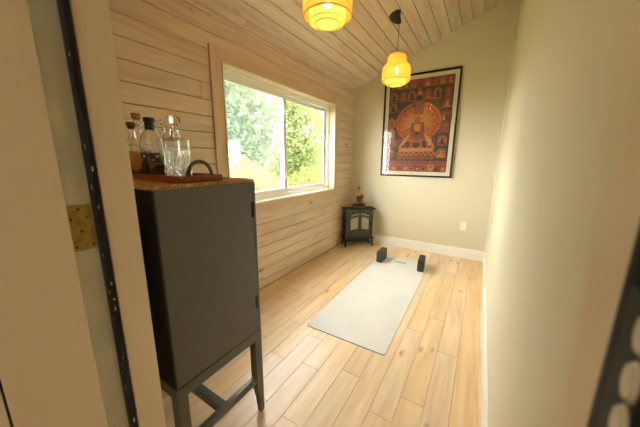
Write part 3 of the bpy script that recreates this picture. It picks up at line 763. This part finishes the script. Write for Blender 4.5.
# ------------------------------------------------------------------ outlet
ox, oz = -.150, .455
ou = empty('wall_outlet', (ox, YB, oz)); tag(ou, 'white electrical outlet low on the back wall', 'outlet')
m = MB(); m.rbox(-.035, .035, -.0575, .0575, 0, .006, .006); o = m.build('cover_plate', M['plate'], ou, bevel=.0015); o.rotation_euler = (PI/2, 0, 0)
for s_ in (-1, 1):
    m = MB(); m.rbox(-.017, .017, s_*.02-.014, s_*.02+.014, .006, .0075, .008); o = m.build('socket', M['plate'], ou); o.rotation_euler = (PI/2, 0, 0)
    m = MB(); m.box(-.008, -.006, s_*.02-.004, s_*.02+.005, .0074, .0078); m.box(.006, .008, s_*.02-.004, s_*.02+.005, .0074, .0078)
    q = m.build('slot', M['slot'], o)

# ------------------------------------------------------------------ yoga mat and blocks
MW_, ML_ = .662, 1.925
mt = empty('yoga_mat', (-1.104, 1.585, 0), .013); tag(mt, 'pale grey yoga mat unrolled on the wooden floor', 'yoga mat')
m = MB(); m.rbox(0, MW_, 0, ML_, .0002, .0052, .022, 6, 1, 0); m.build('sheet', [M['mat'], M['mat_edge']], mt)
cu = bpy.data.curves.new('logo', 'FONT'); cu.body = 'alo'; cu.size = .128; cu.align_x = 'CENTER'; cu.extrude = .0002
to = bpy.data.objects.new('tmp', cu); C.objects.link(to); bpy.context.view_layer.update()
me = bpy.data.meshes.new_from_object(to.evaluated_get(bpy.context.evaluated_depsgraph_get())); bpy.data.objects.remove(to)
me.materials.clear(); me.materials.append(M['logo'])
lg = bpy.data.objects.new('logo', me); C.objects.link(lg); lg.parent = mt; lg.location = (.318, 1.755, .0055)
lg['label'] = 'grey lettering on the far end of the mat'
def block(x, y, rz, label):
    m = MB(); m.box(-.038, .038, -.114, .114, 0, .148); o = m.build('yoga_block', M['foam'], None, bevel=.007)
    o.location = (x, y, .0055); o.rotation_euler = (0, 0, rz); tag(o, label, 'yoga block', 'yoga blocks at the end of the mat')
    return o
block(-1.052, 3.33, 0, 'dark grey foam yoga block on the far left corner of the mat, nearer the stove')
block(-.530, 3.305, .09, 'dark grey foam yoga block on the far right corner of the mat')

# ------------------------------------------------------------------ electric stove
A = math.atan2(3.857-3.549, -1.38+1.728)
st = empty('electric_stove', (-1.728+.010, 3.549-.014, 0), A); tag(st, 'small dark electric stove with two arched glass doors in the corner', 'stove')
SW, SD = .465, .190
m = MB(); m.box(.012, SW-.012, .012, SD, .150, .592); m.build('body', M['stove'], st, bevel=.004)
m = MB(); m.box(-.018, SW+.018, -.014, SD+.006, .5925, .614); m.build('top_plate', M['stove_dark'], st, bevel=.005)
m = MB(); m.box(-.008, SW+.008, -.006, SD+.004, .128, .1495); m.build('base_plate', M['stove_dark'], st, bevel=.005)
m = MB(); m.box(.05, SW-.05, .03, SD-.02, .075, .127); m.build('heater_box', M['stove_dark'], st)
for fx in (0, 1):
    for fy in (0, 1):
        x = .022 if fx == 0 else SW-.022; y = .022 if fy == 0 else SD-.022; s1_, s2_ = (-1 if fx == 0 else 1), (-1 if fy == 0 else 1)
        m = MB(); m.tube([(x,y,.128),(x+s1_*.004,y+s2_*.004,.09),(x+s1_*.010,y+s2_*.008,.045),(x+s1_*.016,y+s2_*.012,.012),(x+s1_*.018,y+s2_*.013,0)], [.022,.018,.013,.014,.016], 10)
        m.build('leg', M['stove_dark'], st, smooth=True)
# arch rib round both doors
cx = SW/2
def archz(x, zb, half, rise): return zb+rise*math.sqrt(max(0, 1-((x-cx)/half)**2))
pts = [(cx-.185, .010, .17)]+[(cx-.185+.37*i/24, .010, archz(cx-.185+.37*i/24, .46, .187, .105)) for i in range(25)]+[(cx+.185, .010, .17)]
m = MB(); m.tube(pts, .008, 8); m.build('arch_rib', M['stove_dark'], st)
for s_ in (-1, 1):
    # door leaf outline
    x_in, x_out = cx+s_*.004, cx+s_*.172
    out = [(x_in, .175)]+[(x_in+(x_out-x_in)*i/10, archz(x_in+(x_out-x_in)*i/10, .45, .182, .095)) for i in range(11)]+[(x_out, .175)]
    k = len(out); vs = [(x, .002, z) for x, z in out]+[(x, .0118, z) for x, z in out]
    fs = [tuple(range(k)), tuple(range(2*k-1, k-1, -1))]+[(i, i+k, (i+1)%k+k, (i+1)%k) for i in range(k)]
    m = MB().add(vs, fs); d = m.build('door', M['stove'], st)
    bm = bmesh.new(); bm.from_mesh(d.data); bmesh.ops.recalc_face_normals(bm, faces=bm.faces); bm.to_mesh(d.data); bm.free()
    a, b = cx+s_*.024, cx+s_*.150
    g = [(a, .295), (b, .270)]+[(b+(a-b)*i/8, archz(b+(a-b)*i/8, .41, .18, .075)) for i in range(9)]
    if s_ < 0: g = g[::-1]
    m = MB(); m.poly([(x, .0012, z) for x, z in g]); 
    m.v += [(x, .0019, z) for x, z in g]; kk = len(g)
    for i in range(kk): m.f.append((i, i+kk, (i+1)%kk+kk, (i+1)%kk)); m.mi.append(0)
    m.build('glass', M['stoveglass'], d)
    m = MB()
    gg = [(x, -.001, z) for x, z in g]; m.tube(gg, .0045, 6, closed=True)
    lw = [(a, .0, .190), (b, .0, .190), (b, .0, .252), (a, .0, .272)]; m.tube(lw, .004, 6, closed=True)
    m.build('moulding', M['stove_dark'], d)
    m = MB()
    for i in range(4):
        x = cx+s_*(.034+.032*i); z = archz(x, .452, .182, .072)
        m.tube([(x-.010, -.0015, z-.002*s_), (x, -.003, z+.002), (x+.010, -.0015, z+.002*s_-.003*i*.5)], .0065, 6)
    m.build('bead', M['bead'], d)
    if s_ > 0:
        m = MB(); m.tube([(b+.014, -.004, .33), (b+.014, -.012, .335), (b+.014, -.012, .42), (b+.014, -.004, .425)], .006, 8); m.build('door_handle', M['black'], d)
m = MB(); m.tube([(cx, -.003, .19), (cx, -.003, .545)], .007, 8); m.build('centre_bar', M['stove_dark'], st)
m = MB(); 
for i in range(6): m.tube([(cx-.012+.004*i, .0, .30+.012*i*0), (cx-.012+.004*i, -.004, .34)], .003, 6)
m.build('latch', M['black'], st)

# ------------------------------------------------------------------ seated statue
sx, sy = -1.606, 3.768
bd = empty('seated_statue', (sx, sy, .6145), A); bd.scale = (1.28, 1.15, 1.17); tag(bd, 'small gold and brown seated figure statue on top of the stove', 'statue')
def blob(name, parts, mat, voxel=.0045):
    bm = bmesh.new()
    for p in parts:
        (x, y, z), (a, b, c), rot = p[0], p[1], (p[2] if len(p) > 2 else (0,0,0))
        from mathutils import Euler
        mw = Matrix.Translation((x,y,z)) @ Euler(rot).to_matrix().to_4x4() @ Matrix.Diagonal((a,b,c,1))
        bmesh.ops.create_uvsphere(bm, u_segments=20, v_segments=14, radius=1, matrix=mw)
    me = bpy.data.meshes.new(name); bm.to_mesh(me); bm.free(); me.materials.append(mat)
    o = bpy.data.objects.new(name, me); C.objects.link(o); o.parent = bd
    r = o.modifiers.new('remesh', 'REMESH'); r.mode = 'VOXEL'; r.voxel_size = voxel; r.use_smooth_shade = True
    s = o.modifiers.new('smooth', 'SMOOTH'); s.iterations = 3
    return o
m = MB(); m.lathe([(.086,0),(.092,.006),(.090,.016),(.080,.022),(.082,.030),(.074,.036)], 32, shape=lambda a, r, z: r*(1+.03*abs(math.sin(8*a)))*(1 if True else 1))
o = m.build('plinth', M['robe'], bd, smooth=True); o.scale = (1, .72, 1)
# flesh of the figure, one continuous body: head, neck, chest, arms, hands in the lap, feet
blob('figure', [((0,.0,.232),(.021,.022,.027)), ((0,.002,.205),(.011,.011,.018)), ((0,.006,.165),(.034,.024,.042)), ((0,.010,.115),(.030,.024,.036)),
    ((-.022,.004,.186),(.022,.017,.014)), ((.022,.004,.186),(.022,.017,.014)),
    ((-.048,.002,.160),(.0125,.013,.032),(0,.25,0)), ((.048,.002,.160),(.0125,.013,.032),(0,-.25,0)),
    ((-.050,-.018,.116),(.0115,.012,.034),(-.7,.15,0)), ((.046,-.016,.118),(.0115,.012,.032),(-.7,-.15,0)),
    ((-.030,-.040,.084),(.024,.011,.010),(0,0,-.4)), ((.022,-.042,.084),(.026,.011,.010),(0,0,.4)),
    ((-.062,-.036,.062),(.030,.018,.014),(0,0,.5)), ((.064,-.036,.062),(.026,.017,.014),(0,0,-.5)),
    ((-.021,.0,.232),(.004,.006,.014)), ((.021,.0,.232),(.004,.006,.014)), ((0,-.022,.230),(.0035,.005,.008))], M['gold'], .0035)
blob('robe', [((0,.008,.060),(.068,.044,.022)), ((-.012,-.004,.135),(.030,.026,.036),(0,.5,0)), ((-.050,-.014,.056),(.036,.028,.018),(0,0,.4)), ((.050,-.014,.056),(.036,.028,.018),(0,0,-.4)),
    ((.014,.010,.150),(.036,.0265,.050),(0,.15,0)), ((0,.014,.100),(.042,.030,.040)), ((.046,.004,.150),(.0175,.017,.036),(0,-.25,0)), ((0,-.036,.060),(.034,.016,.012))], M['robe'], .004)
blob('hair', [((0,.006,.244),(.0235,.023,.021)), ((0,.006,.268),(.011,.011,.013)), ((0,.006,.284),(.0045,.0045,.014))], M['robe'], .003)
m = MB(); m.tube([(-.010,-.0225,.2345),(-.006,-.0235,.2335),(-.003,-.0225,.2345)], .0008, 5); m.tube([(.010,-.0225,.2345),(.006,-.0235,.2335),(.003,-.0225,.2345)], .0008, 5); m.tube([(-.005,-.0215,.2195),(0,-.0225,.219),(.005,-.0215,.2195)], .0011, 5)
m.build('eyes_and_mouth', M['robe'], bd)

# ------------------------------------------------------------------ light
w = bpy.data.worlds.new('sky'); sc.world = w; w.use_nodes = True; nt = w.node_tree
bg = nt.nodes['Background']; bg.inputs['Color'].default_value = (1.0, .985, .95, 1); bg.inputs['Strength'].default_value = 14.0
sun = bpy.data.lights.new('sun', 'SUN'); sun.energy = 5; sun.angle = math.radians(3); sun.color = (1, .95, .85)
so = bpy.data.objects.new('sun', sun); C.objects.link(so); so.rotation_euler = Vector((.62, -.35, .75)).to_track_quat('Z', 'Y').to_euler()
def area(name, loc, size, energy, col, rot=(0,0,0)):
    l = bpy.data.lights.new(name, 'AREA'); l.shape = 'DISK'; l.size = size; l.energy = energy; l.color = col
    o = bpy.data.objects.new(name, l); C.objects.link(o); o.location = loc; o.rotation_euler = rot; return o
area('hall_fill_light', (-.45, -1.3, 2.46), .4, 13, (1, .90, .79))  # added lamp out of view, lights the jambs from the hall side

# ------------------------------------------------------------------ camera
h, yaw, pitch, roll, F = 1.34145, .552472, .201906, .0076, 260.5
cy, sy_ = math.cos(yaw), math.sin(yaw); cp, sp = math.cos(pitch), math.sin(pitch)
f = Vector((-sy_*cp, cy*cp, -sp)); r = Vector((cy, sy_, 0)); u = r.cross(f)
c_, s_ = math.cos(roll), math.sin(roll); r, u = c_*r+s_*u, -s_*r+c_*u
cam = bpy.data.cameras.new('camera'); cam.sensor_width = 36; cam.lens = F/640*36; cam.clip_start = .01; cam.clip_end = 200
co = bpy.data.objects.new('camera', cam); C.objects.link(co)
mw = Matrix((r, u, -f)).transposed().to_4x4(); mw.translation = (0, 0, h); co.matrix_world = mw
cam.dof.use_dof = True; cam.dof.focus_distance = 2.6; cam.dof.aperture_fstop = 3.2
sc.camera = co
sc.view_settings.view_transform = 'Standard'; sc.view_settings.look = 'None'; sc.view_settings.gamma = 1; sc.view_settings.use_curve_mapping = False
sc.view_settings.exposure = 0.48
sc.cycles.use_denoising = True
sc.cycles.max_bounces = 14; sc.cycles.diffuse_bounces = 8; sc.cycles.glossy_bounces = 6; sc.cycles.transmission_bounces = 14; sc.cycles.transparent_max_bounces = 16
sc.cycles.sample_clamp_indirect = 8
